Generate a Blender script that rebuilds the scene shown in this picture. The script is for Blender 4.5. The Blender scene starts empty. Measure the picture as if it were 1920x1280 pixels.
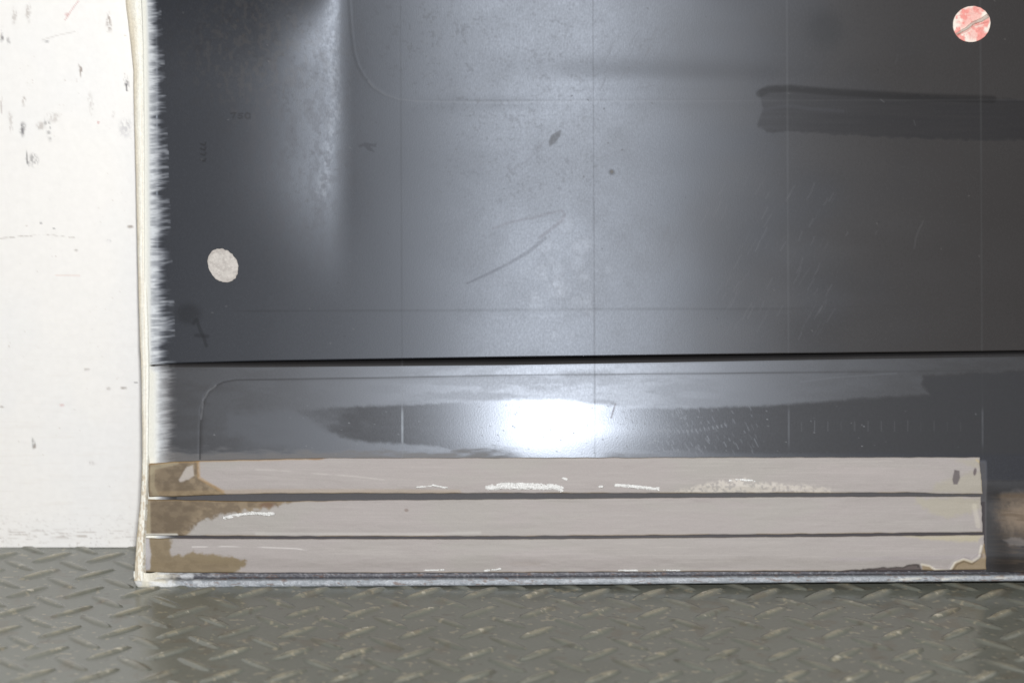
import bpy, math
import numpy as np
from mathutils import Vector

S = bpy.context.scene
# ------------------------------------------------------------------ camera
F = 4100.0                      # focal length in photo pixels (1920 wide)
TH = math.radians(12.0)         # downward tilt
CH = 0.369                      # camera height
CD = 1.1077                     # camera distance from the panel foot
cam = bpy.data.cameras.new('camera'); cam_o = bpy.data.objects.new('camera', cam)
S.collection.objects.link(cam_o); S.camera = cam_o
cam_o.location = (0, -CD, CH); cam_o.rotation_euler = (math.pi/2 - TH, 0, 0)
cam.sensor_width = 36; cam.lens = F/1920*36; cam.clip_start = .01; cam.clip_end = 50
cam.dof.use_dof = True; cam.dof.focus_distance = 1.15; cam.dof.aperture_fstop = 6.5
# ------------------------------------------------------------------ world and lamp
W = bpy.data.worlds.new('World'); S.world = W; W.use_nodes = True
bg = W.node_tree.nodes['Background']
bg.inputs[0].default_value = (1.0, .93, .86, 1); bg.inputs[1].default_value = .17
fl = bpy.data.lights.new('camera_flash', 'AREA'); fl.shape = 'RECTANGLE'; fl.size = .06; fl.size_y = .035
fl.energy = 14.0; fl.color = (.97, .985, 1.0)
flo = bpy.data.objects.new('camera_flash', fl); S.collection.objects.link(flo)
flo.location = (.02, -CD + .01, CH + .095)
flo.rotation_euler = (math.radians(90 - 12), 0, 0)
S.view_settings.view_transform = 'Standard'; S.view_settings.look = 'None'
S.view_settings.exposure = 0; S.view_settings.gamma = 1; S.view_settings.use_curve_mapping = False

# ------------------------------------------------------------------ maths helpers
rng = np.random.default_rng(7)
TAB = rng.random((16, 256, 256))
def vn(x, y, s=0):
    x = np.asarray(x, float); y = np.asarray(y, float)
    xi = np.floor(x).astype(int); yi = np.floor(y).astype(int)
    fx = x - xi; fy = y - yi; fx = fx*fx*(3-2*fx); fy = fy*fy*(3-2*fy)
    t = TAB[s % 16]; a = xi & 255; b = yi & 255; c = (xi+1) & 255; d = (yi+1) & 255
    return (t[a, b]*(1-fx)+t[c, b]*fx)*(1-fy)+(t[a, d]*(1-fx)+t[c, d]*fx)*fy
def fbm(x, y, s=0, o=4):
    r = 0; a = .5; n = 0
    for i in range(o):
        r = r + a*vn(x*2**i+17.3*i, y*2**i+5.1*i, s+i); n += a; a *= .5
    return r/n
def ss(a, b, x):
    t = np.clip((x-a)/(b-a), 0, 1); return t*t*(3-2*t)
def li(x, pts):
    p = np.array(pts, float); return np.interp(x, p[:, 0], p[:, 1])
def lin(r, g, b):
    c = np.array([r, g, b])/255.; return np.where(c <= .04045, c/12.92, ((c+.055)/1.055)**2.4)
def mix(A, B, m):                       # A (...,3), B (3,) or (...,3), m (...)
    return A*(1-m[..., None]) + B*m[..., None]

# panel cross-section: lean from the vertical, by height
pz = np.linspace(0, .36, 721)
lean = np.radians(np.interp(pz, [0, .045, .085, .12, .13, .16, .19, .22, .25, .30, .36],
                            [14.0, 15.2, 16.5, 15.1, 14.0, 12.7, 11.8, 10.6, 8.6, 5.5, .5]))
pyy = np.concatenate([[0], np.cumsum(np.tan(lean[:-1])*np.diff(pz))])
pv = 640 + F*np.tan(np.arctan((CH-pz)/(pyy+CD)) - TH)        # photo row of each height
def P(u, v, off=0.0):
    """photo column/row -> the spot on the real panel surface (metres), raised by off"""
    u = np.asarray(u, float); v = np.asarray(v, float)
    z = np.interp(v, pv[::-1], pz[::-1])
    lowv = np.maximum(v-pv[0], 0); z = z - lowv/3480.0
    y = np.interp(z, pz, pyy); y = np.where(z < 0, z*math.tan(lean[0]), y)
    l = np.interp(z, pz, lean); off = off+(u-960)/3530*.0108      # the whole skin is turned a little
    zc = (y+CD)*math.cos(TH) + (CH-z)*math.sin(TH)
    x = (u-960)*zc/F
    return np.stack([x + 0*v, y - off*np.cos(l), z + off*np.sin(l)], -1)
def floor_pt(u, v):
    zc = F*CH/(math.cos(TH)*(v-640+F*math.tan(TH)))
    return ((u-960)*zc/F, (zc-CH*math.sin(TH))/math.cos(TH)-CD)
WALL_Y = floor_pt(100, 1026)[1]

# ------------------------------------------------------------------ object helpers
def link(o, parent=None):
    S.collection.objects.link(o)
    if parent is not None: o.parent = parent
    return o
def grid(name, G, m, parent=None, attrs=None, thick=0, smooth=True, flip=False):
    nv, nu = G.shape[:2]
    me = bpy.data.meshes.new(name)
    idx = np.arange(nv*nu).reshape(nv, nu)
    q = np.stack([idx[:-1, :-1], idx[1:, :-1], idx[1:, 1:], idx[:-1, 1:]], -1).reshape(-1, 4)
    if flip: q = q[:, ::-1]
    n = len(q)
    me.vertices.add(nv*nu); me.vertices.foreach_set('co', G.reshape(-1).astype('f'))
    me.loops.add(n*4); me.loops.foreach_set('vertex_index', q.reshape(-1).astype('i'))
    me.polygons.add(n); me.polygons.foreach_set('loop_start', np.arange(0, n*4, 4, dtype='i'))
    me.polygons.foreach_set('use_smooth', np.full(n, smooth))
    me.update(calc_edges=True)
    for k, A in (attrs or {}).items():
        at = me.attributes.new(k, 'FLOAT_COLOR', 'POINT')
        B = np.ones((nv*nu, 4), 'f'); B[:, :3] = A.reshape(-1, 3); at.data.foreach_set('color', B.reshape(-1))
    me.materials.append(m)
    o = link(bpy.data.objects.new(name, me), parent)
    if thick:
        s = o.modifiers.new('thickness', 'SOLIDIFY'); s.thickness = thick; s.offset = -1
    return o
def mesh(name, V, Fc, m, parent=None, smooth=True):
    me = bpy.data.meshes.new(name); me.from_pydata([tuple(v) for v in V], [], Fc)
    me.materials.append(m)
    me.polygons.foreach_set('use_smooth', [smooth]*len(me.polygons)); me.update()
    return link(bpy.data.objects.new(name, me), parent)

# ------------------------------------------------------------------ painting of wear (marks that belong to the surface)
class Sheet:
    """numpy fields over a grid given by photo columns U and rows V"""
    def __init__(s, U, V, col, met, rgh):
        s.U, s.V = U, V
        s.col = np.ones(U.shape+(3,))*np.array(col); s.met = np.full(U.shape, float(met)); s.rgh = np.full(U.shape, float(rgh))
        s.hgt = np.zeros(U.shape); s.spg = np.ones(U.shape); s.dark = False
    def seg(s, pts, w, soft=1.2, w2=None):
        M = np.zeros(s.U.shape); pts = np.array(pts, float); n = len(pts)
        pad = w+soft+3
        for i in range(n-1):
            (x0, y0), (x1, y1) = pts[i], pts[i+1]
            sel = (s.U > min(x0, x1)-pad) & (s.U < max(x0, x1)+pad) & (s.V > min(y0, y1)-pad) & (s.V < max(y0, y1)+pad)
            if not sel.any(): continue
            u = s.U[sel]; v = s.V[sel]; dx, dy = x1-x0, y1-y0
            t = np.clip(((u-x0)*dx+(v-y0)*dy)/(dx*dx+dy*dy+1e-9), 0, 1)
            d = np.hypot(u-x0-t*dx, v-y0-t*dy)
            ww = w if w2 is None else w+(w2-w)*(i+t)/(n-1)
            M[sel] = np.maximum(M[sel], 1-ss(ww, ww+soft, d))
        return M
    def poly(s, pts, soft=2.0, wob=0, seed=3):
        pts = np.array(pts, float); U = s.U+(fbm(s.U/9, s.V/9, seed)-.5)*2*wob; V = s.V+(fbm(s.U/9+40, s.V/9, seed+2)-.5)*2*wob
        lo = pts.min(0)-soft*3-wob; hi = pts.max(0)+soft*3+wob
        sel = (s.U > lo[0]) & (s.U < hi[0]) & (s.V > lo[1]) & (s.V < hi[1])
        M = np.zeros(s.U.shape)
        if not sel.any(): return M
        u = U[sel]; v = V[sel]; ins = np.zeros(u.shape, bool); d = np.full(u.shape, 1e9)
        for i in range(len(pts)):
            x0, y0 = pts[i]; x1, y1 = pts[(i+1) % len(pts)]
            c = ((y0 > v) != (y1 > v)) & (u < (x1-x0)*(v-y0)/(y1-y0+1e-12)+x0); ins ^= c
            dx, dy = x1-x0, y1-y0; t = np.clip(((u-x0)*dx+(v-y0)*dy)/(dx*dx+dy*dy+1e-9), 0, 1)
            d = np.minimum(d, np.hypot(u-x0-t*dx, v-y0-t*dy))
        sd = np.where(ins, d, -d); M[sel] = ss(-soft, soft, sd); return M
    def ell(s, cx, cy, rx, ry, soft=.2, rot=0, wob=0):
        c, n = math.cos(rot), math.sin(rot); du, dv = s.U-cx, s.V-cy
        r = np.hypot((du*c+dv*n)/rx, (-du*n+dv*c)/ry)+(fbm(s.U/6, s.V/6, 5)-.5)*wob
        return 1-ss(1-soft, 1+soft, r)
    def put(s, M, col=None, met=None, rgh=None, spg=None):
        if col is not None and np.ndim(col) == 1 and np.mean(col) < .16 and s.dark: spg = .12 if spg is None else spg; rgh = None; met = max(met or 0, .78)
        if spg is not None: s.spg = s.spg*(1-M)+spg*M
        if col is not None: s.col = mix(s.col, np.asarray(col), M)
        if met is not None: s.met = s.met*(1-M)+met*M
        if rgh is not None: s.rgh = s.rgh*(1-M)+rgh*M
    def mattrs(s):
        """dark coated sheet: the lower 'met' is, the more a mark covers the coat (more pigment, less sheen)"""
        f = np.clip(1-1.1*s.met, .105, 1)
        return {'tone': np.clip(s.col*f[..., None], 0, 1), 'surf': np.stack([s.met*0, np.clip(s.rgh, .05, 1), np.clip(s.met/.8, .12, 1.25)*s.spg], -1)}
    def attrs(s):
        s.hgt = s.hgt*0+1
        return {'tone': np.clip(s.col, 0, 1), 'surf': np.stack([np.clip(s.met, 0, 1), np.clip(s.rgh, .05, 1), s.hgt], -1)}

# ------------------------------------------------------------------ materials
def newmat(name):
    m = bpy.data.materials.new(name); m.use_nodes = True; nt = m.node_tree
    return m, nt, nt.nodes['Principled BSDF']
def N(nt, t, **kw):
    n = nt.nodes.new(t)
    for k, v in kw.items():
        if k.startswith('i_'): n.inputs[k[2:].replace('_', ' ')].default_value = v
        else: setattr(n, k, v)
    return n
def attr_mat(name, bump=.15, scale=900, bdist=.0004, grain=.12, stretch=(1, 1, 1), spec=.5, gscale=700, tint=(1, 1, 1, 1)):
    m, nt, b = newmat(name); L = nt.links
    a = N(nt, 'ShaderNodeAttribute', attribute_name='tone'); s = N(nt, 'ShaderNodeAttribute', attribute_name='surf')
    sep = N(nt, 'ShaderNodeSeparateColor'); L.new(s.outputs['Color'], sep.inputs[0])
    tc = N(nt, 'ShaderNodeTexCoord'); mp = N(nt, 'ShaderNodeMapping'); mp.inputs['Scale'].default_value = stretch
    L.new(tc.outputs['Object'], mp.inputs[0])
    n1 = N(nt, 'ShaderNodeTexNoise', i_Scale=gscale, i_Detail=3.0); L.new(mp.outputs[0], n1.inputs['Vector'])
    mr = N(nt, 'ShaderNodeMapRange'); mr.inputs[1].default_value = .25; mr.inputs[2].default_value = .75
    mr.inputs[3].default_value = 1-grain; mr.inputs[4].default_value = 1+grain
    L.new(n1.outputs[0], mr.inputs[0])
    mx = N(nt, 'ShaderNodeVectorMath', operation='SCALE'); L.new(a.outputs['Color'], mx.inputs[0]); L.new(mr.outputs[0], mx.inputs['Scale'])
    L.new(mx.outputs[0], b.inputs['Base Color'])
    L.new(sep.outputs[0], b.inputs['Metallic'])
    mm = N(nt, 'ShaderNodeMath', operation='MULTIPLY'); L.new(sep.outputs[1], mm.inputs[0]); L.new(mr.outputs[0], mm.inputs[1])
    L.new(mm.outputs[0], b.inputs['Roughness'])
    sp = N(nt, 'ShaderNodeMath', operation='MULTIPLY'); sp.inputs[1].default_value = spec
    L.new(sep.outputs[2], sp.inputs[0]); L.new(sp.outputs[0], b.inputs['Specular IOR Level'])
    b.inputs['Specular Tint'].default_value = tint
    n2 = N(nt, 'ShaderNodeTexNoise', i_Scale=scale, i_Detail=2.0); L.new(mp.outputs[0], n2.inputs['Vector'])
    bp = N(nt, 'ShaderNodeBump', i_Strength=bump, i_Distance=bdist); L.new(n2.outputs[0], bp.inputs['Height'])
    L.new(bp.outputs[0], b.inputs['Normal'])
    return m
M_metal = attr_mat('coated_sheet_metal', bump=.03, scale=1500, bdist=.0002, grain=.05, stretch=(1, 1, .6), gscale=1100, tint=(.80, .87, 1, 1))
_b = M_metal.node_tree.nodes['Principled BSDF']       # thin greasy film over the coated sheet: a wide, weak second gloss
_b.inputs['Coat Weight'].default_value = .25; _b.inputs['Coat Roughness'].default_value = .46; _b.inputs['Coat IOR'].default_value = 1.45
M_strip = attr_mat('beige_foam', bump=.3, scale=2200, bdist=.0003, grain=.05, gscale=1300)
M_wall = attr_mat('white_wall_paint', bump=.25, scale=160, bdist=.0008, grain=.02, gscale=300)
M_hem = attr_mat('hem_paint', bump=.5, scale=1600, bdist=.0004, grain=.10)
M_disc = attr_mat('disc_paper', bump=.4, scale=900, bdist=.0004, grain=.08)
M_floor = attr_mat('grey_floor_paint', spec=.62, bump=.15, scale=350, bdist=.0005, grain=.05, gscale=500)

M_glue, nt, b = newmat('dried_glue')
b.inputs['Base Color'].default_value = (.80, .79, .77, 1); b.inputs['Roughness'].default_value = .22
n2 = N(nt, 'ShaderNodeTexNoise', i_Scale=900.0, i_Detail=3.0); tc = N(nt, 'ShaderNodeTexCoord')
nt.links.new(tc.outputs['Object'], n2.inputs['Vector'])
bp = N(nt, 'ShaderNodeBump', i_Strength=.9, i_Distance=.0012); nt.links.new(n2.outputs[0], bp.inputs['Height']); nt.links.new(bp.outputs[0], b.inputs['Normal'])

# ================================================================== SETTING
# wall ------------------------------------------------------------
def wall():
    k = F
    xs = np.concatenate([np.linspace(-.75, -.36, 12)[:-1], np.arange(-.36, -.15, .0007), np.linspace(-.15, .75, 25)[1:]])
    zs = np.concatenate([np.arange(0, .34, .0007), np.linspace(.34, .9, 14)[1:]])
    X, Z = np.meshgrid(xs, zs)
    zc = (WALL_Y+CD)*math.cos(TH)+(CH-Z)*math.sin(TH)
    U = 960+X*F/zc
    V = 640+F*((CH-Z)*math.cos(TH)-(WALL_Y+CD)*math.sin(TH))/zc
    s = Sheet(U, V, lin(246, 243, 239), 0, .55)
    n = fbm(U/140, V/170, 2); s.put(ss(.35, .75, n)*.25, lin(238, 239, 241))
    # horizontal grain low on the wall, dirt near the floor
    st = fbm(U/55, V/3.5, 4); s.put(ss(.55, .8, st)*.18*ss(400, 1000, V), lin(225, 218, 210))
    fine = fbm(U/3.2, V/4.2, 6, 3); big = fbm(U/45, V/60, 9)
    s.put(ss(.80, .90, fine)*ss(.45, .7, big)*.45, lin(165, 145, 128))
    base = ss(930, 1020, V); s.put(ss(.64, .8, fbm(U/5, V/3, 8))*base*.4, lin(150, 135, 125))
    s.put(ss(.55, .7, fbm(U/22, V/2.2, 10))*ss(985, 1003, V)*(1-ss(1003, 1012, V))*.5, lin(140, 120, 105))
    D = lin(52, 48, 58); B = lin(110, 82, 62); R = lin(190, 90, 80)
    def scuff(x, y, w, h, c, a=.8, ang=0, dens=.5):
        q = (fbm(U/7+x, V/13+y, 12, 3)-.5)*9
        d = np.hypot((U-x+q+ang*(V-y))/w, (V-y)/h); M = (1-ss(.35, 1.1, d))*ss(dens-.16, dens+.16, fbm(U/2.6+x, V/5.0+y, 11, 3)); s.put(np.clip(M*a*.75, 0, .8), c)
    for a in ((42, 243, 6, 17, D, 1, 0, .38), (90, 245, 6, 24, D, .8, -.12, .42), (78, 236, 12, 10, B, .5, 0, .5), (62, 300, 12, 16, D, .7, 0, .5), (50, 298, 3, 18, D, 1, -.15, .2),
              (150, 133, 2.2, 15, B, 1, -.06, .15), (3, 68, 5, 13, D, 1, .15, .35), (16, 76, 4, 9, D, .5, 0, .45), (2, 200, 3, 22, B, .5, 0, .4), (236, 150, 5, 20, D, .75, -.08, .45),
              (204, 42, 5, 22, B, .8, 0, .42), (235, 240, 16, 22, lin(120, 118, 135), .45, 0, .45), (20, 230, 4, 26, B, .4, 0, .45), (44, 190, 4, 12, B, .7, 0, .45),
              (212, 215, 5, 8, B, .4, 0, .5), (27, 30, 5, 20, B, .45, 0, .42), (53, 25, 6, 22, B, .5, 0, .45), (170, 195, 6, 28, B, .35, 0, .47), (183, 230, 3, 3, R, .8, 0, .1),
              (100, 220, 18, 12, B, .4, 0, .5), (125, 28, 6, 5, R, .5, 0, .3), (63, 830, 3, 14, D, .7, .04, .3), (64, 836, 3, 6, B, .8, 0, .2), (85, 78, 6, 3, D, .5, 0, .3),
              (246, 425, 7, 4, B, .8, 0, .2), (232, 727, 7, 3, B, .7, 0, .3), (255, 717, 3, 2, D, .8, 0, .1), (115, 759, 6, 3, R, .5, 0, .3), (4, 762, 4, 2, B, .7, 0, .2), (173, 868, 9, 5, B, .45, 0, .45),
              (142, 469, 6, 3, B, .6, 0, .3), (204, 452, 6, 4, D, .4, 0, .4), (162, 692, 6, 3, B, .5, 0, .4), (204, 728, 5, 4, B, .4, 0, .4), (76, 418, 3, 2, D, .9, 0, .1), (102, 428, 3, 2, D, .8, 0, .1), (25, 1045, 4, 3, B, .5, 0, .4)):
        scuff(*a)
    s.put(s.seg([(147, 2), (135, 18), (122, 38)], .4, 1.3)*.45, R)
    s.put(s.seg([(236, 158), (238, 170)], 1, 1.2)*.8, D)
    s.put(s.seg([(0, 447), (40, 443), (90, 440), (140, 446)], .5, 1.4)*.4*ss(.3, .6, fbm(U/7, V/3, 2)), B)
    s.put(s.seg([(105, 516), (150, 517)], .4, 1.6)*.22, lin(200, 120, 90))
    s.put(s.seg([(80, 75), (110, 66), (140, 60)], .3, 1.5)*.2, B)
    G = np.stack([X, np.full(X.shape, WALL_Y)+(fbm(X*9, Z*9, 3)-.5)*.0006, Z], -1)
    o = grid('wall', G, M_wall, None, s.attrs(), thick=.03, flip=True)
    o['kind'] = 'structure'
wall()

# floor: raised-lug tread plate ------------------------------------
def floor():
    r0x = floor_pt(1007, 1112)[0]; r0y = floor_pt(1007, 1112)[1]
    px, py = .02985, .0305
    xs = np.concatenate([np.linspace(-1.5, -.75, 6)[:-1], np.arange(-.75, -.33, .0016), np.arange(-.33, .33, .00085), np.arange(.33, .75, .0016), np.linspace(.75, 1.5, 6)])
    ys = np.concatenate([np.linspace(-1.8, -.7, 8)[:-1], np.arange(-.7, -.24, .0016), np.arange(-.24, WALL_Y+.004, .00085), [WALL_Y+.03]])
    X, Y = np.meshgrid(xs, ys)
    rot = -.006
    A = (X-r0x)*math.cos(rot)+(Y-r0y)*math.sin(rot); Bb = -(X-r0x)*math.sin(rot)+(Y-r0y)*math.cos(rot)
    H = np.zeros(X.shape); ID = np.zeros(X.shape)
    for sgn, ox, oy in ((1, 0, 0), (-1, .5, .5)):
        i = np.round(A/px-ox); j = np.round(Bb/py-oy)
        for di in (-1, 0, 1):
            for dj in (-1, 0, 1):
                ii = i+di; jj = j+dj
                dx = A-(ii+ox)*px; dy = Bb-(jj+oy)*py
                t = (dx+sgn*dy)/math.sqrt(2); w = (-sgn*dx+dy)/math.sqrt(2)
                hl = .0126; hw = .0029*np.sqrt(np.clip(1-(t/hl)**2, 0, 1))+1e-6
                prof = ss(0, .62, 1-np.abs(w)/(hw+.0006))*(np.abs(t) < hl)*np.clip(1-(t/hl)**2, 0, 1)**.35
                H = np.maximum(H, prof*(1 if sgn > 0 else .72))
                ID = np.where(prof > .02, (ii*7.13+jj*3.71+sgn*1.9), ID)
    H *= (np.abs(X) < .745)*(Y > -.695)
    fine = fbm(X*900, Y*900, 1); big = fbm(X*25, Y*25, 5); mid = fbm(X*110, Y*110, 8)
    s = Sheet(X*3500, Y*3500, lin(117, 119, 110), 0, .21)
    s.put(ss(.4, .7, big)*.25, lin(107, 106, 96))
    s.put(ss(.55, .75, mid)*.08, lin(128, 128, 119))
    # grime gathers round the feet of the lugs
    foot = np.exp(-((H-.22)/.2)**2)*(H > .001)
    s.put(foot*.75*ss(.4, .7, fbm(X*70, Y*70, 3))*.40, lin(100, 86, 66))
    # wear on the tops: paint rubbed to tan and pale metal
    rnd = vn(ID*3.3+.5, ID*1.7+.5, 12)
    worn = ss(.55, .95, H)*ss(.42, .62, fbm(X*190, Y*190, 6)+(rnd-.5)*.35)
    s.put(ss(.3, 1, H)*.22, lin(165, 158, 138)); s.put(worn*.42, lin(186, 176, 150), None, .34)
    spark = ss(.72, .8, fbm(X*260+9, Y*260, 13, 3))*ss(.5, .9, H); s.put(spark*.6, lin(235, 226, 205), None, .3)
    rust = ss(.66, .76, fbm(X*85+31, Y*85, 14, 3))*ss(-.26, -.02, -np.abs(Y+.05)); s.put(rust*.22, lin(104, 82, 56))
    s.put(ss(.765, .80, fbm(X*330+3, Y*330, 9, 2))*.3, lin(205, 190, 160))
    s.put(ss(.80, .84, fbm(X*210+3, Y*210+7, 10, 2))*.3, lin(75, 62, 48))
    s.rgh += (fbm(X*60, Y*60, 2)-.5)*.10
    G = np.stack([X, Y, H*.0014+(fbm(X*14, Y*14, 4)-.5)*.0007], -1)
    o = grid('floor', G, M_floor, None, s.attrs(), thick=0, flip=True)
    o['kind'] = 'structure'
floor()

# ================================================================== THE PANEL
panel = bpy.data.objects.new('car_door_skin', None); link(panel)
panel.location = (0, 0, 0)
panel['label'] = 'dark car door skin leaning on the white wall, beige strips along its foot'
panel['category'] = 'car door skin'

UR, VT = 2240, -150
outer = [(-120, 226), (0, 235), (80, 245), (130, 250), (200, 251), (300, 254), (480, 258), (560, 260), (640, 262), (700, 265), (860, 267), (930, 264), (960, 261), (1010, 256), (1085, 251), (1110, 251)]
inner = [(-120, 268), (0, 272), (300, 275), (500, 273), (640, 276), (700, 277), (860, 275), (960, 270), (1010, 267), (1060, 266), (1110, 268)]
xr = [(-120, 300), (0, 303), (100, 309), (200, 312), (300, 316), (400, 319), (500, 322), (600, 326), (700, 329), (800, 331), (845, 328), (1100, 326)]
gt = [(200, 686), (287, 683), (330, 680), (480, 676), (960, 669), (1440, 663), (1920, 657), (2260, 652)]      # groove, upper lip
gb = [(200, 687), (287, 687), (330, 690), (480, 690), (960, 686), (1440, 678), (1920, 671), (2260, 666)]      # groove, lower lip
bot = [(200, 1103), (300, 1103), (480, 1101), (960, 1097), (1440, 1092), (1920, 1088), (2260, 1084)]

VL = (752, 1113, 1476, 1838)
def vline_u(k, v): return VL[k]+(v-300)*.0045

def overspray(s, lo=False):
    U, V = s.U, s.V
    R = li(V, xr); base = np.interp(V, [0, 300, 690, 700, 860], [281, 283, 284, 292, 292])
    t = (U-base)/(R-base)
    tip = .42+.62*ss(.30, .68, fbm(V/15+U/90, U*0+3, 3, 3))+.38*ss(.3, .7, fbm(V/4.2+U/50, U*0+8, 6, 3))
    if lo: tip = 1.0+.1*ss(.3, .7, fbm(V/9, U*0, 3))
    hair = fbm(V/3.3+U/26, U/22, 6, 3)
    tc_ = np.clip(t, 0, 1); body = 1-ss(tip-.55, tip+.06, t)
    op = np.clip(1-1.05*ss(-.15, .85 if not lo else 1.0, t), 0, 1)*.80+(.34 if not lo else .22)*ss(.25, .8, hair)*(1+.3*tc_)
    m = np.clip(body*op, 0, 1)*(t < 1.02)
    m = np.maximum(m, 1-ss(-.15, .30 if not lo else .38, t)); m = np.where(t < -.05, 1, m)
    s.put(m, lin(212, 215, 218), 0, .6)
    s.put(1-ss(-.25, .25 if lo else .08, t), lin(232, 230, 220), 0, .5)
    return m

RU = np.arange(200, 2300, 1.0); RS = ss(290, 614, RU)**2.3*(1-ss(613, 666, RU)); RT = np.cumsum(RS[::-1])[::-1]
def relief(U, V):
    """pressed shape of the upper sheet: metres towards the viewer"""
    off = np.interp(U, RU, RT)/3530.*math.tan(math.radians(4.0))*(1-ss(300, 600, V))      # slope that ends in a crease
    off = off+.0045*(np.clip((170-V)/170, 0, 1.35)**2)*(1-ss(480, 640, U))               # top left corner rolls upward
    line = li(U, [(640, -200), (652, 0), (662, 90), (680, 138), (708, 168), (748, 186), (820, 190), (2260, 187)])
    off = off-.00035*ss(-26, 22, line-V)*ss(730, 1000, U)
    off = off+.0005*np.exp(-((V-158)/42)**2)*ss(800, 1150, U)
    off = off+(fbm(U/420, V/95, 5, 2)-.5)*.0009*ss(1150, 1700, U)+(fbm(U/300, V/260, 8, 2)-.5)*.0005*ss(330, 500, U)
    off = off+.0030*(1-ss(272, 300, U))**1.5                                           # bowl towards the hem
    return off-.0005*ss(1450, 1900, U)

def upper():
    a = np.linspace(0, 1, 1050); b_ = np.linspace(0, 1, 440)
    V0 = (VT+(680-VT)*b_)[:, None]; UL = li(V0, inner)-2
    U = UL+(UR-UL)*a[None, :]; V = VT+(li(U, gt)-VT)*b_[:, None]
    s = Sheet(U, V, lin(154, 149, 148), .83, .268); s.spg[:] = .225; s.dark = True
    off = relief(U, V)
    # rolled lip over the groove
    # wear ----------------------------------------------------------
    n1 = fbm(U/13, V/13, 2, 4); n2 = fbm(U/4, V/4.6, 7, 3); n3 = fbm(U/90, V/90, 11)
    s.col = s.col*mix(np.broadcast_to(np.array([.78, .90, 1.12]), U.shape+(3,)), np.array([.95, .91, .89]), ss(900, 1750, U+(n3-.5)*500))
    s.put(ss(.4, .7, n3)*.35, None, None, .30)
    mot = np.clip(s.ell(930, 70, 200, 130, .6)+s.ell(1010, 290, 170, 140, .6)*.75+s.ell(590, 230, 70, 190, .6)*.7+s.ell(470, 60, 130, 110, .5)*.7+.10, 0, 1)*(1-ss(1300, 1500, U))
    s.put(ss(.56, .72, n1*.45+n2*.55)*mot*.38, lin(118, 106, 104), .68, .33)
    s.put(ss(.60, .70, fbm(U/8+50, V/8, 9, 3))*mot*.25, lin(184, 186, 190), .9, .30)
    s.put(ss(.50, .66, fbm(U/7, V/10, 12, 4))*s.ell(500, 95, 150, 130, .6)*.5, lin(124, 116, 108), .68)
    s.put(ss(.46, .62, fbm(U/11, V/16, 3, 4))*s.ell(560, 270, 120, 230, .7)*.35, lin(128, 118, 124), .76, .33)
    # crystalline bright rim along the crease
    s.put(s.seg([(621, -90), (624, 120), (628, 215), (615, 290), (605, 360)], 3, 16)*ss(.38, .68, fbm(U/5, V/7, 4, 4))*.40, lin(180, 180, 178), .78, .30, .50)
    # water-drop rings, warm dried drips under the hot spot
    for k in range(26):
        cx = 1065+rng.normal(0, 34); cy = 540+rng.normal(0, 62); r = 7+rng.random()*9
        d = np.hypot(U-cx, (V-cy)*.9); s.put(np.exp(-((d-r)/2.4)**2)*.07, lin(196, 180, 168), .78, .30)
        s.put((1-ss(r-3, r, d))*.07, lin(215, 200, 184), .80, .27, .5)
    # dark wiped swipe on the right
    sw = s.poly([(1421, 170), (1446, 163), (1480, 163), (1560, 170), (1700, 178), (1838, 186), (2260, 194), (2260, 262), (1838, 264), (1700, 259), (1560, 252), (1480, 247), (1440, 250), (1420, 238), (1428, 205)], 3, 4)
    str_ = fbm(U/120, V/5, 3)
    s.put(np.clip(sw*(.9+.5*(str_-.5)), 0, 1), lin(122, 118, 122), .82, .27, .13)
    s.put(s.seg([(1424, 176), (1440, 168), (1480, 166), (1560, 173), (1720, 182), (1860, 187)], 4, 6)*.6, lin(84, 80, 82), .84, .27, .05)
    s.put(s.seg([(1430, 206), (1475, 199), (1520, 205), (1580, 209)], 1, 4)*.35, lin(150, 148, 160), .9, .33)
    s.put(s.ell(1545, 55, 32, 34, .6)*.35, lin(90, 92, 96), .78, .30, .2)
    s.put(s.ell(1430, 140, 26, 18, .7)*.2, lin(90, 88, 100), .78, .3, .25)
    # pen strokes
    s.put(s.seg([(876, 531), (905, 518), (950, 496), (990, 473), (1022, 447)], .8, 2.2, 2.6)*.50, lin(92, 86, 112), .4, .4)
    s.put(s.seg([(925, 428), (960, 416), (1010, 406), (1044, 396), (1056, 396)], 1, 2.5)*.15, lin(190, 112, 124), .6, .35)
    s.put(s.seg([(1058, 402), (1054, 413), (1030, 432), (1012, 446)], 1.5, 3)*.18, lin(180, 105, 118), .6, .35)
    s.put(s.seg([(955, 322), (990, 300), (1018, 268)], 1, 3)*.12, lin(150, 110, 120), .6, .35)
    s.put(s.poly([(1029, 266), (1033, 254), (1046, 246), (1052, 244), (1050, 256), (1040, 269), (1030, 275)], 1.5), lin(104, 98, 96), .3, .55)
    s.put(s.ell(1147, 323, 5, 5, .6)*.35, lin(120, 112, 108), .5, .5); s.put(s.ell(1147, 322, 2.5, 3, .3), lin(160, 155, 150), .6, .5)
    s.put(s.poly([(672, 272), (684, 267), (700, 270), (706, 268), (704, 276), (694, 274), (703, 286), (690, 282), (682, 274), (673, 277)], 1.2)*.6, lin(96, 94, 108), .4, .5)
    s.put(s.ell(352, 588, 22, 18, .5)*.55, lin(66, 66, 74), .5, .5)
    s.put(s.seg([(362, 606), (368, 598), (372, 612), (376, 622), (382, 634), (386, 648)], 1.6, 3)*.55, lin(52, 52, 60), .4, .5)
    s.put(s.seg([(366, 628), (388, 630)], 2, 3)*.5, lin(52, 52, 60), .4, .5)
    # hand-stamped number 750
    T = lin(58, 52, 50)
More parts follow.
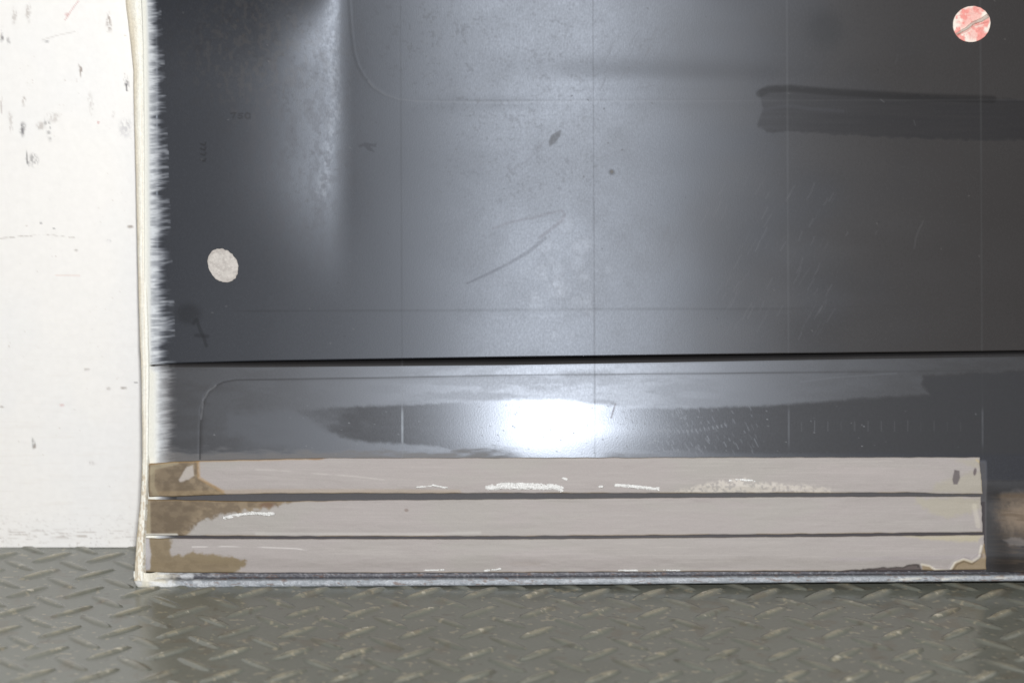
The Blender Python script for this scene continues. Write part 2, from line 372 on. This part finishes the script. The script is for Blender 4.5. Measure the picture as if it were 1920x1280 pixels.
    for pts in ([(433, 213), (442, 212), (437, 222)], [(456, 213), (449, 214), (448, 217), (453, 217), (455, 220), (451, 223), (447, 221)],
                [(464, 212), (469, 214), (469, 221), (464, 223), (460, 219), (461, 214), (464, 212)]):
        s.put(s.seg(pts, .5, 1.6)*.5, T, .1, .6, .03)
    for yy in (270, 279, 289, 300):
        s.put(s.seg([(377, yy), (384, yy+3), (386, yy-2)], .6, 1.8)*.55, T, .2, .6, .03)
    # scribed lines
    for k in range(4):
        lu = vline_u(k, V); M = 1-ss(.6, 2.0, np.abs(U-lu)); M *= .55+.45*fbm(V/40, U*0+k, 3)
        if k < 2: s.put(M*(.55 if k else .34), lin(84, 80, 84), .7)
        else: s.put(M*.35, lin(205, 205, 205), .9, .42)
    lv = 583-(U-440)*.0045; s.put((1-ss(.5, 2, np.abs(V-lv)))*ss(400, 480, U)*(1-ss(1350, 1600, U))*.32, lin(90, 86, 90), .7)
    off += -.00002*np.exp(-((V-lv)/2.2)**2)*ss(400, 480, U)
    ln = s.seg([(654, -90), (655, 0), (659, 60), (664, 100), (672, 125), (683, 144), (700, 164), (722, 178), (746, 186), (780, 190), (900, 191), (1113, 190), (1460, 189), (2260, 187)], .7, 1.6)
    off += .000012*s.seg([(654, -90), (655, 0), (659, 60), (664, 100), (672, 125), (683, 144), (700, 164), (722, 178), (746, 186), (780, 190), (900, 191), (1113, 190), (1460, 189), (2260, 187)], .5, 4)
    s.put(ln*np.where(U < 700, .4, .3)*(1-.5*ss(1200, 1500, U)), np.where((U < 690)[..., None], lin(95, 95, 100), lin(215, 213, 216)))
    # wipe hairlines, arcs
    for k in range(170):
        if k < 110: x = rng.uniform(1230, 1560); y = rng.uniform(360, 655)
        else: x = rng.uniform(1120, 1300); y = rng.uniform(70, 170)
        L_ = rng.uniform(10, 34); c = rng.uniform(.15, .35)
        s.put(s.seg([(x, y), (x+L_*.28, y-L_*.5), (x+L_*(.28+c), y-L_)], .3, 1.4)*rng.uniform(.06, .22), lin(215, 215, 222), .6, .4)
    for pts, a_ in (([(1713, 466), (1716, 446), (1722, 430), (1730, 415)], .5), ([(1497, 452), (1500, 442), (1504, 434)], .45), ([(1585, 442), (1589, 436)], .6), ([(1640, 440), (1643, 434)], .4),
                    ([(1678, 120), (1682, 103)], .3), ([(1650, 187), (1656, 192)], .7), ([(1712, 226), (1715, 236)], .5), ([(1183, 128), (1200, 118)], .5), ([(1200, 124), (1218, 118)], .6),
                    ([(1165, 126), (1182, 112)], .3), ([(1200, 165), (1226, 160)], .5), ([(918, 213), (930, 218)], .5), ([(1112, 144), (1122, 138)], .5), ([(1208, 78), (1216, 74)], .6), ([(1228, 80), (1236, 80)], .5)):
        s.put(s.seg(pts, .3, 1.6)*a_*.35, lin(225, 225, 230), .6, .4)
    for k in range(90):
        x = rng.uniform(340, 1900); y = rng.uniform(0, 650); s.put(s.seg([(x, y), (x+rng.uniform(-2, 2), y+1)], .3, 1.5)*.35, lin(205, 200, 195) if k % 2 else lin(70, 62, 60), .6, .5)
    s.col = s.col*(1-.20*ss(1350, 1850, U)[..., None]*0)
    overspray(s)
    G = P(U, V, off)
    At = s.mattrs()
    # return flange of the lower edge: goes back into the groove
    e = G[-1:].copy(); rows = [G]; d = np.clip((U[-1]-287)/45, .05, 1)[None, :, None]
    for bk, dn in ((.0008, -.0004), (.002, -.0002), (.009, .002)):
        q = e.copy(); q[..., 1:2] += bk*d; q[..., 2:3] += dn*d; rows.append(q)
    G = np.concatenate(rows); At = {k: np.concatenate([v]+[v[-1:]]*3) for k, v in At.items()}
    o = grid('upper_skin', G, M_metal, panel, At, thick=.0009)
upper()

def lower():
    a = np.linspace(0, 1, 1120); b_ = np.linspace(0, 1, 260)
    V0 = (690+(1080-690)*b_)[:, None]; UL = li(V0, inner)-2
    U = UL+(UR-UL)*a[None, :]; T = li(U, gb); V = T+(1072-T)*b_[:, None]
    s = Sheet(U, V, lin(156, 152, 153), .82, .29); s.spg[:] = .56; s.dark = True
    off = np.zeros(U.shape)
    off += .0030*(1-ss(272, 300, U))**1.5*(1-ss(850, 870, V))
    off += (fbm(U/500, V/90, 5, 2)-.5)*.0002
    # below the body line the sheet tucks back towards the foot
    off += -.0012*ss(905, 945, V)-.0016*ss(1040, 1075, V)
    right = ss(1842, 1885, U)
    wide = ss(1842, 2010, U)
    off += wide*(.0012*ss(905, 945, V)-.0004*ss(921, 926, V)+.0026*ss(960, 1075, V))
    # glossy clean patch with a shaped border; dull film above
    top = [(540, 768), (600, 766), (700, 760), (800, 755), (900, 751), (1000, 749), (1050, 749), (1110, 757), (1180, 762), (1280, 764), (1440, 760), (1600, 749), (1742, 740), (1728, 722), (1730, 705), (2260, 682)]
    pol = top+[(2260, 900), (900, 900), (880, 850), (800, 836), (700, 830), (640, 820), (600, 803), (575, 785)]
    gl = s.poly(pol, 5, 3)*ss(540, 690, U+(fbm(U/30, V/12, 3)-.5)*90)
    s.put(gl, lin(150, 150, 156), .80, .185, .27)
    film = ss(.35, .65, fbm(U/60, V/14, 4)); s.put((1-gl)*.3*film, lin(165, 164, 168), .8, .38)
    s.put(s.poly([(430, 775), (540, 768), (600, 800), (640, 822), (620, 845), (500, 835), (420, 810)], 10, 8)*.35, lin(175, 178, 188), .8, .45)
    st = fbm(U/40, V/3, 9, 3); s.put(gl*ss(.55, .75, st)*.08, lin(170, 176, 190), .84, .24)
    # scale and dust near the strips
    s.put(ss(838, 856, V+(fbm(U/30, V/6, 6)-.5)*26)*(V < 900)*(.5-.5*ss(930, 990, U)+.25*ss(1110, 1160, U))*(1-ss(1150, 1400, U)), lin(150, 142, 132), .4, .6)
    s.put(ss(845, 856, V)*(V < 900)*.4*ss(1150, 1400, U), lin(120, 124, 145), .8, .40)
    # scribed outline
    pts = [(374, 860), (375, 800), (377, 765), (384, 742), (398, 726), (418, 716), (440, 712), (700, 708), (960, 703), (1440, 699), (1900, 694)]
    off += -.000025*s.seg(pts, .5, 5)
    s.put(s.seg(pts, .6, 1.7)*(.5*(1-ss(1400, 1800, U))+.12), lin(88, 84, 84), .5, .5)
    s.put(s.seg([(376, 785), (380, 750), (390, 733), (404, 722)], .5, 1.5)*.6, lin(220, 220, 224), .7, .5)
    for k in range(4):
        lu = vline_u(k, V); M = 1-ss(.6, 2.0, np.abs(U-lu)); M *= .5+.6*fbm(V/14, U*0+k, 3)
        if k == 1: s.put(M*.5, lin(90, 90, 96), .5, .45)
        else: s.put(M*np.clip(.75*gl*ss(760, 775, V)*(1-ss(828, 842, V))+.12, 0, 1)*(1.0 if k == 0 else .2), lin(215, 225, 235), .35, .5)
    # little scratches, chatter marks
    for k in range(120):
        x = rng.uniform(1165, 1420); y = rng.uniform(760, 850); L_ = rng.uniform(3, 9)
        s.put(s.seg([(x, y), (x+L_*.5, y+L_)], .2, 1.3)*rng.uniform(.05, .3), lin(225, 230, 240), .6, .5)
    for k in range(20):
        x = 1208+k*8; y = 800+7*math.sin(k/5.)+ (k < 3)*-8; s.put(s.seg([(x, y), (x+1.5, y+4)], .3, 1.4)*rng.uniform(.1, .5), lin(230, 234, 240), .6, .5)
    for k in range(13):
        x = 1502+k*24.8; s.put(s.seg([(x, 790+rng.uniform(-2, 3)), (x, 808)], .2, 1.3)*rng.uniform(.1, .35), lin(190, 190, 195), .7, .5)
    for k in range(150):
        x = rng.uniform(860, 1260) if k < 90 else rng.uniform(400, 1900); y = rng.uniform(755, 852)
        s.put(s.seg([(x, y), (x+1, y)], .3, 1.3)*rng.uniform(.05, .35), lin(240, 242, 246), .3, .5)
    s.put(s.seg([(1146, 783), (1150, 770), (1154, 757)], .4, 1.6)*.4, lin(150, 95, 100), .4, .4)
    s.put(s.seg([(1500, 716), (1560, 708), (1680, 700)], .4, 2)*.25, lin(200, 200, 205), .8, .5)
    # corner beyond the strips: warm reflection painted into the colour as tan and brown tones
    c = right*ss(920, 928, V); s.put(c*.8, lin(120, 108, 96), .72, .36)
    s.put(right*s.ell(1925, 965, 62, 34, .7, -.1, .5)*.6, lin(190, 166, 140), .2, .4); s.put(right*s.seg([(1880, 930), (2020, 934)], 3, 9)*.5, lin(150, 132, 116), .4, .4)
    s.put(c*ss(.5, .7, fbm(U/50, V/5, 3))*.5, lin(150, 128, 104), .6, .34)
    s.put(right*s.poly([(1846, 960), (1870, 985), (1895, 1040), (1900, 1078), (1846, 1078)], 10, 5)*.55, lin(98, 90, 88), .5, .5)
    s.put(s.poly([(1880, 1012), (1896, 1006), (1930, 1010), (1925, 1022), (1890, 1022)], 3, 4)*.45*right, lin(215, 205, 200), .6, .5)
    # dark joint lines between strips
    s.put(ss(860, 870, V)*(1-ss(1844, 1850, U))*(U > 330)*.9, np.where((V < 940)[..., None], lin(92, 90, 92), lin(66, 58, 60)), .3, .5, .4)
    overspray(s, True)
    off -= 0
    G = P(U, V, off); At = s.mattrs()
    # rounded upper lip rolling back into the groove
    e = G[:1].copy(); rows = []; d = np.clip((U[0]-285)/45, .06, 1)[None, :, None]; r = .0042
    for ang in (90, 78, 66, 54, 42, 30, 20, 10):
        t = math.radians(ang); q = e.copy()
        q[..., 1:2] += r*(1-math.cos(t))*d; q[..., 2:3] += r*.55*math.sin(t)*d; rows.append(q)
    q = rows[0].copy(); q[..., 1:2] += .009*d; q[..., 2:3] += .0012*d
    G = np.concatenate([q]+rows+[G]); At = {k: np.concatenate([v[:1]]*(len(rows)+1)+[v]) for k, v in At.items()}
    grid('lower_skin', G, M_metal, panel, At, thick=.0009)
lower()

# groove back: closes the body line behind both skins
def groove():
    u = np.linspace(284, UR, 300)
    mid = (li(u, gt)+li(u, gb))/2; rows = []
    for dv, dy in ((-14, .0085), (14, .0085)):
        q = P(u, mid+dv, 0); q[..., 1] += dy*np.clip((u-287)/45, .12, 1); rows.append(q)
    G = np.stack(rows); s = Sheet(np.stack([u, u]), np.stack([mid, mid]), lin(70, 64, 62), .3, .6)
    grid('body_line_channel', G, M_metal, panel, s.mattrs(), thick=.0008)
groove()

# hems ------------------------------------------------------------
def left_hem():
    v = np.linspace(VT, 1088, 600)[:, None]; O = li(v, outer); I = li(v, inner)+4
    w = I-O; prof = [(.03, -.0050), (0, -.0020), (0, .0022), (.10, .0031), (.28, .0036), (.45, .0037), (.60, .0034), (.74, .0034), (.88, .0032), (1.0, .0020), (1.12, .0002)]
    prof = np.array(prof); tt = np.linspace(0, 1, 44); ts = np.linspace(0, 1, len(prof))
    a = np.interp(tt, ts, prof[:, 0])[None]; h = np.interp(tt, ts, prof[:, 1])[None]
    U = O+w*a+(fbm(v/18, v*0, 4)-.5)*2.0; V = v+0*U
    U = U-(fbm(v/18, v*0, 4)-.5)*1.2
    off = h+0*U+(fbm(V/30, U/8, 6)-.5)*.0005
    top = ss(250, 60, v) if False else 1-ss(40, 330, v)
    off = np.where(a < 0, off*(1-.35*top), off)
    s = Sheet(U, V, lin(236, 234, 224), 0, .45)
    cream = 1-ss(.0, .55, (U-O)/w+(fbm(V/60, V*0+2, 3)-.5)*.5)
    s.put(cream*.6, lin(222, 206, 178)); s.put(ss(.62, .80, fbm(U/4, V/50, 8, 3))*.18, lin(190, 168, 132))
    s.put(np.exp(-((U-O-w*.55)/1.6)**2)*ss(120, 160, V)*.3, lin(205, 186, 156))  # shadow of the fold crease, painted as a faint tan line
    s.put(ss(850, 900, V)*ss(.45, .65, fbm(U/3, V/6, 2))*.5, lin(178, 152, 110))
    grid('side_hem', P(U, V, off), M_hem, panel, s.attrs())
left_hem()

def bottom_hem():
    u = np.concatenate([np.linspace(251, 275, 30)[:-1], np.linspace(275, UR, 900)])[None, :]
    B = li(u, bot); B = B-18*(1-np.sqrt(np.clip(1-((262-np.minimum(u, 262))/11.5)**2, 0, 1)))
    Tp = np.minimum(li(u, [(251, 1070), (290, 1076), (960, 1074), (1440, 1071), (1850, 1069), (1920, 1068), (2260, 1064)]), B-8)
    left = 1-ss(275, 305, u)
    prof = np.array([(0, -.0052), (.14, -.0036), (.27, -.0028), (.36, -.0031), (.44, -.0024), (.50, -.0004), (.57, .0008), (.80, .0011), (.94, .0010), (1.0, .0002), (1.0, -.0030), (.99, -.0052)])
    prof2 = np.array([(0, .0026), (.10, .0026), (.25, .0028), (.36, .0030), (.44, .0030), (.52, .0030), (.62, .0028), (.80, .0022), (.93, .0012), (1.0, -.0004), (1.0, -.0025), (.99, -.0050)])
    ts = np.linspace(0, 1, len(prof)); tt = np.linspace(0, 1, 40)
    a = np.interp(tt, ts, prof[:, 0])[:, None]; h1 = np.interp(tt, ts, prof[:, 1])[:, None]; h2 = np.interp(tt, ts, prof2[:, 1])[:, None]
    U = u+0*a; V = Tp+(B-Tp)*a
    V = V-6*(1-a)*(1-left)
    off = h1*(1-left)+h2*left+(fbm(U/5, V/3, 3)-.5)*.0005*(1-left)
    s = Sheet(U, V, lin(150, 152, 156), .6, .5)
    n = fbm(U/26, V/5, 7); f = fbm(U/2.6, V/2.6, 3, 3)
    aa = a+0*U
    s.put(ss(.3, .5, aa)*(.35+.4*ss(.4, .65, n)), lin(134, 140, 146), 0, .6)
    s.put((1-ss(.46, .54, aa))*.75, lin(78, 76, 84), .3, .6)
    s.put((1-ss(.25, .35, aa))*ss(.40, .7, f)*.35, lin(150, 146, 145), .2, .6)
    s.put(ss(.55, .75, f)*.25, lin(200, 202, 206), .1, .5)
    s.put(ss(.66, .74, fbm(U/14+9, V/3, 12))*.6, lin(110, 82, 66), .1, .6)
    s.put((1-ss(.05, .16, aa))*.5*ss(.45, .6, fbm(U/60, V*0, 5)), lin(140, 105, 82), 0, .6)
    fadew = 1-ss(285, 345, U+(fbm(U/6, V/4, 5)-.5)*26); s.put(fadew, lin(228, 223, 208), 0, .5)
    s.put((1-ss(340, 430, U))*ss(.42, .6, fbm(U/16, V/8, 9))*.7, lin(214, 216, 218), 0, .55)
    s.put(ss(1640, 1700, U)*ss(.55, .8, aa)*ss(.5, .7, n)*.6, lin(228, 224, 212), 0, .5)
    grid('bottom_hem', P(U, V, off), M_hem, panel, s.attrs())
bottom_hem()

# beige strips ----------------------------------------------------
ST = [dict(t=[(275, 868), (330, 864), (480, 860), (640, 857), (900, 857), (1440, 856), (1836, 856)], b=[(275, 932), (330, 931), (480, 926), (960, 925), (1300, 925), (1700, 924), (1760, 926), (1841, 927)], l=(275, 277), r=(1835, 1842)),
      dict(t=[(275, 935), (480, 939), (700, 936), (960, 934), (1440, 930), (1838, 929)], b=[(275, 1004), (480, 1006), (960, 1006), (1440, 1002), (1842, 998)], l=(275, 270), r=(1838, 1842)),
      dict(t=[(266, 1008), (480, 1009), (960, 1009), (1440, 1005), (1845, 1001)], b=[(266, 1074), (480, 1075), (960, 1074), (1440, 1071), (1600, 1071), (1849, 1068)], l=(268, 268), r=(1845, 1849))]
def glue(parent, pts, w, h=.0007, seed=0):
    """a raised bead of dried glue following pts (photo columns/rows), w half-width"""
    pts = np.array(pts, float); x0, y0 = pts.min(0)-w-2; x1, y1 = pts.max(0)+w+2
    U, V = np.meshgrid(np.arange(x0, x1, 1.1), np.arange(y0, y1, 1.1)); s = Sheet(U, V, (1, 1, 1), 0, .3)
    m = s.seg(pts, w*.15, w*.95)*(.15+1.5*(fbm(U/8, V/4, seed+2, 4)))
    off = -.0012*ss(905, 945, V)-.0016*ss(1040, 1075, V)+.0011+h*np.clip(m-.30, -.1, .8)*1.6+(fbm(U/1.7, V/1.7, seed+5, 2)-.5)*.0005*(m > .3)
    keep = m > .30; idx = -np.ones(U.shape, int); G = P(U, V, off)
    f = keep[:-1, :-1] & keep[1:, :-1] & keep[1:, 1:] & keep[:-1, 1:]
    used = np.zeros(U.shape, bool); used[:-1, :-1] |= f; used[1:, :-1] |= f; used[1:, 1:] |= f; used[:-1, 1:] |= f
    if f.sum() < 3: return
    idx[used] = np.arange(used.sum()); J, I = np.nonzero(f)
    Fc = np.stack([idx[J, I], idx[J+1, I], idx[J+1, I+1], idx[J, I+1]], -1).tolist()
    o = mesh('glue_bead', G[used], Fc, M_glue, parent)
    md = o.modifiers.new('thickness', 'SOLIDIFY'); md.thickness = .0004; md.offset = -1
def strip(k):
    d = ST[k]
    nu, nvv = 1050, 56
    b_ = np.linspace(0, 1, nvv)[:, None]; L0 = d['l'][0]+(d['l'][1]-d['l'][0])*b_; R0 = d['r'][0]+(d['r'][1]-d['r'][0])*b_+(fbm(b_*6, b_*0+k, 3)-.5)*4
    a = np.linspace(0, 1, nu)[None]; U = L0+(R0-L0)*a
    T = li(U, d['t'])+(fbm(U/25, U*0+k, 2)-.5)*1.6; B = li(U, d['b'])+(fbm(U/25, U*0+k+5, 2)-.5)*1.6
    V = T+(B-T)*b_
    eu = np.minimum(U-L0, R0-U); ev = np.minimum(V-T, B-V)
    rim = ss(0, 2.0, np.minimum(eu, ev))
    base = -.0012*ss(905, 945, V)-.0016*ss(1040, 1075, V)
    off = base+.0020*rim**.7-.0006+(fbm(U/70, V/16, 6)-.5)*.0006
    s = Sheet(U, V, lin(160, 153, 149), 0, .62)
    s.put(ss(.4, .65, fbm(U/200, V/14, 3+k))*.35, lin(161, 155, 150))
    s.put(ss(.5, .7, fbm(U/160, V/3.5, 6+k, 3))*.28, lin(157, 149, 145), None, .5)
    s.put(ss(.62, .72, fbm(U/90, V/1.6, 9+k, 2))*.3, lin(177, 170, 165))
    s.put(ss(.35, .6, fbm(U/230, V/60, 13+k))*.4, lin(163, 154, 152)); s.put(ss(.5, .7, fbm(U/180+9, V/50, 7+k))*.35, lin(159, 156, 148))
    BR = mix(np.ones(U.shape+(3,))*lin(112, 97, 78), lin(134, 118, 96), ss(.35, .65, fbm(U/12, V/9, 5+k, 4))); BD = lin(90, 76, 58); YE = lin(163, 156, 138)
    edge = (1-ss(0, 5, B-V))
    s.put(edge*ss(.35, .6, fbm(U/45, V*0+k, 4))*.55, lin(165, 146, 118))
    if k == 0:
        s.put(s.poly([(270, 860), (371, 858), (373, 895), (395, 908), (415, 918), (424, 928), (400, 940), (270, 940)], 2, 3), BR, None, .7)
        s.put(s.poly([(300, 872), (360, 868), (352, 905), (380, 925), (300, 930), (288, 905)], 5, 4)*.35, BD)
        s.put(s.seg([(371, 862), (373, 895), (396, 909), (418, 921)], 1.5, 3)*.55, lin(165, 135, 95))
        s.put(s.seg([(282, 885), (286, 876), (330, 866)], 3, 4)*.5, lin(165, 155, 130)); s.put(s.seg([(286, 880), (284, 912), (292, 928)], 3, 4)*.5, lin(158, 146, 120))
        s.put(s.poly([(350, 874), (362, 870), (363, 890), (352, 900), (338, 902), (336, 898)], 2, 2)*.9, lin(176, 168, 161))
        s.put(s.seg([(276, 868), (276, 930)], 3, 4)*.5, BD)
        s.put((1-ss(0, 6, V-T))*(1-ss(560, 610, U))*.8, lin(165, 135, 95)); s.put(s.ell(592, 858, 16, 4, .4)*.8, lin(150, 118, 84))
        s.put(s.seg([(300, 925), (480, 921), (700, 921), (860, 922)], 2, 5)*.35, lin(160, 138, 105))
        s.put(s.poly([(1755, 905), (1800, 890), (1842, 880), (1842, 924), (1740, 922)], 6, 5)*.55, YE)
        s.put(s.poly([(1790, 862), (1842, 858), (1842, 880), (1810, 872)], 5, 4)*.5, YE)
        s.put(s.poly([(1787, 880), (1796, 882), (1797, 895), (1792, 908), (1785, 908), (1783, 897)], 1.2, 1), lin(100, 92, 92)); s.put(s.ell(1825, 884, 3, 7, .3, .15), lin(100, 90, 90))
        s.put(s.seg([(480, 880), (530, 882), (600, 888), (660, 892), (720, 899)], .3, 2)*.22*ss(.35, .6, fbm(U/30, V/30, 3)), lin(212, 206, 200)); s.put(s.seg([(450, 886), (560, 896), (640, 902)], .4, 2)*.35, lin(150, 142, 138))
        s.put(s.seg([(1540, 877), (1650, 884), (1760, 890)], 5, 8)*.25, lin(172, 162, 160))
        s.put(s.poly([(1260, 922), (1300, 912), (1350, 900), (1400, 896), (1425, 905), (1500, 908), (1560, 916), (1560, 924)], 4, 5)*ss(.3, .6, fbm(U/4, V/4, 4, 3))*.5, lin(206, 197, 184), None, .35)
        s.put(s.seg([(1828, 862), (1838, 870), (1840, 920)], 1, 2)*.4, lin(190, 170, 120))
    if k == 1:
        s.put(s.poly([(262, 930), (540, 934), (545, 940), (480, 955), (400, 968), (375, 978), (362, 990), (345, 1008), (262, 1010)], 4, 9), BR, None, .7)
        s.put(s.poly([(262, 944), (370, 940), (366, 965), (355, 985), (330, 1000), (262, 1004)], 8, 7)*.5, BD)
        s.put(s.seg([(275, 942), (276, 1000)], 3, 5)*.4, lin(186, 176, 150)); s.put(s.ell(500, 947, 14, 5, .5)*.8, lin(112, 84, 62))
        s.put((1-ss(0, 5, V-T))*(1-ss(560, 700, U))*.6, lin(150, 126, 92))
        s.put(s.poly([(1715, 934), (1838, 932), (1838, 950), (1810, 965), (1770, 968), (1740, 958), (1718, 944)], 5, 6)*.65, lin(166, 159, 140))
        s.put(s.seg([(1825, 948), (1832, 985)], 2, 5)*.3, lin(212, 204, 186)); s.put(s.ell(762, 956, 4, 3, .4)*.6, lin(110, 90, 78))
        s.put(s.seg([(500, 998), (640, 996), (760, 990), (900, 988), (1000, 984)], 2, 5)*.25, lin(150, 144, 140)); s.put(s.seg([(480, 1000), (800, 1001), (900, 998)], 1, 3)*.25, lin(205, 202, 196))
        s.put(s.seg([(270, 1003), (330, 1003)], 1.5, 3)*.6, lin(224, 222, 214))
    if k == 2:
        s.put(s.poly([(262, 1000), (318, 1004), (320, 1040), (345, 1040), (360, 1034), (400, 1040), (440, 1046), (462, 1050), (456, 1062), (430, 1078), (262, 1080)], 3, 6), lin(130, 115, 90), None, .7)
        s.put(s.poly([(283, 1010), (316, 1008), (316, 1040), (380, 1052), (440, 1058), (425, 1074), (300, 1074), (285, 1040)], 6, 5)*.35, BR)
        s.put(s.poly([(262, 1006), (279, 1008), (282, 1040), (279, 1068), (262, 1070)], 2, 2)*.9, lin(176, 172, 174))
        s.put(s.seg([(360, 1025), (420, 1024), (480, 1025), (555, 1028), (574, 1031)], .3, 1.6)*.4*ss(.3, .6, fbm(U/25, V/30, 3)), lin(228, 224, 220))
        s.put(s.poly([(1565, 1073), (1600, 1068), (1690, 1062), (1712, 1057), (1722, 1058), (1728, 1069), (1728, 1080), (1565, 1080)], 1.5, 2)*.95, lin(84, 74, 72), None, .7)
        s.put(s.poly([(1727, 1058), (1740, 1060), (1752, 1068), (1780, 1070), (1790, 1052), (1806, 1048), (1818, 1050), (1826, 1052), (1836, 1045), (1841, 1020), (1852, 1005), (1852, 1080), (1730, 1080)], 2, 2)*.9, lin(140, 122, 94), None, .55)
        s.put(s.seg([(1727, 1057), (1742, 1060), (1752, 1067), (1780, 1069), (1788, 1054), (1804, 1047), (1820, 1052), (1833, 1044), (1838, 1022)], 1, 2)*.5, lin(222, 214, 196), None, .35)
        s.put(s.poly([(1690, 1004), (1840, 1002), (1830, 1016), (1800, 1014), (1740, 1010)], 4, 3)*.6, lin(182, 172, 140))
        off = off-.0014*s.poly([(1565, 1073), (1600, 1068), (1690, 1062), (1712, 1057), (1722, 1058), (1728, 1069), (1728, 1080), (1565, 1080)], 2, 2)
        s.put(s.seg([(960, 1056), (1010, 1057)], 2, 4)*.25, lin(150, 138, 130)); s.put(s.seg([(1560, 1048), (1720, 1046), (1850, 1040)], 2, 4)*.2, lin(160, 150, 158))
        off = off+.0012*s.seg([(1752, 1066), (1780, 1068), (1792, 1052), (1806, 1047), (1820, 1052), (1834, 1040)], 2, 4)*.6
    o = grid('foam_strip', P(U, V, off), M_strip, panel, s.attrs(), thick=.0012)
    o['label'] = ('beige strip just under the glossy metal, with two dark spots at its right end', 'middle beige strip with a curved white glue streak at its left end', 'lowest beige strip along the bottom hem, with brown glue at its right corner')[k]
    if k == 0:
        glue(o, [(782, 913), (800, 911), (812, 909), (820, 911), (838, 914)], 3.6, .0006, 1)
        glue(o, [(915, 914), (940, 910), (990, 911), (1040, 912), (1052, 917)], 10, .0008, 2)
        glue(o, [(1056, 896), (1062, 898)], 5, .0008, 3); glue(o, [(1123, 912), (1129, 912)], 4.5, .0008, 4)
        glue(o, [(1155, 909), (1190, 912), (1234, 916)], 6, .0007, 5); glue(o, [(1366, 900), (1385, 898), (1415, 901)], 4, .0003, 6)
    if k == 1: glue(o, [(420, 970), (440, 966), (470, 962), (500, 963), (512, 962)], 6, .0010, 7)
    if k == 2:
        glue(o, [(795, 1069), (832, 1068)], 3.5, .0006, 8); glue(o, [(908, 1070), (938, 1066)], 3.5, .0006, 9); glue(o, [(1160, 1069), (1195, 1069)], 3.5, .0006, 10); glue(o, [(1228, 1068), (1275, 1069)], 3.0, .0005, 11)
for k in range(3): strip(k)

# round discs -----------------------------------------------------
def disc(cx, cy, rx, ry, rot, kind):
    r = np.concatenate([np.linspace(0, .96, 34), [.985, 1.0, 1.0]])[:, None]; t = np.linspace(0, 2*math.pi, 145)[None]
    wob = 1+(vn(np.cos(t)*7+20, np.sin(t)*7+20, 3)-.5)*(.07 if kind == 0 else .02)
    du = r*rx*np.cos(t)*wob; dv = r*ry*np.sin(t)*wob; c, n = math.cos(rot), math.sin(rot)
    U = cx+du*c-dv*n; V = cy+du*n+dv*c
    h = np.full(U.shape, .0009 if kind == 0 else .0011); h[-2] -= .0002; h[-1] = -.0006
    s = Sheet(U, V, lin(196, 190, 184), 0, .8)
    if kind == 0:
        s.put(ss(.4, .65, fbm(U/6, V/6, 3))*.6, lin(172, 165, 160)); s.put(ss(.55, .7, fbm(U/3, V/3, 8, 3))*.5, lin(214, 207, 200)); s.put((1-ss(0, 5, 30-np.hypot(U-cx, V-cy)))*.3, lin(150, 140, 134))
        dx = (fbm(U/5, V/5, 5)-.5)*.0003; h = h+dx*(r < .97)
    else:
        s.put(np.ones(U.shape), lin(238, 226, 214), 0, .5)
        s.put(ss(.42, .6, fbm(U/11+3, V/11, 12, 3))*.9, lin(232, 138, 128)); s.put(s.poly([(1796, 22), (1815, 14), (1840, 18), (1838, 34), (1808, 52), (1795, 60), (1802, 40)], 4, 4)*.6, lin(232, 138, 128)); s.put(s.poly([(1826, 50), (1842, 44), (1838, 70), (1815, 78), (1812, 62)], 5, 4)*.5, lin(232, 138, 128))
        cr = s.seg([(1792, 64), (1810, 54), (1822, 44), (1838, 38), (1850, 30)], .8, 2.0, 2.6); s.put(cr*.8, lin(176, 160, 148)); h = h+.0009*cr*(r < .95)
        s.put(s.seg([(1794, 67), (1812, 58), (1824, 49), (1850, 42)], .6, 1.8)*.6, lin(200, 110, 100))
    o = grid('round_patch', P(U, V, h+relief(U, V)), M_disc, panel, s.attrs(), flip=True)
    o['label'] = 'grey-white round patch with a ragged edge, low on the left' if kind == 0 else 'pink and white round patch with a crease across it, top right'
disc(418, 498, 27, 33.5, -.55, 0)
disc(1820, 46, 35.5, 33.5, -.5, 1)
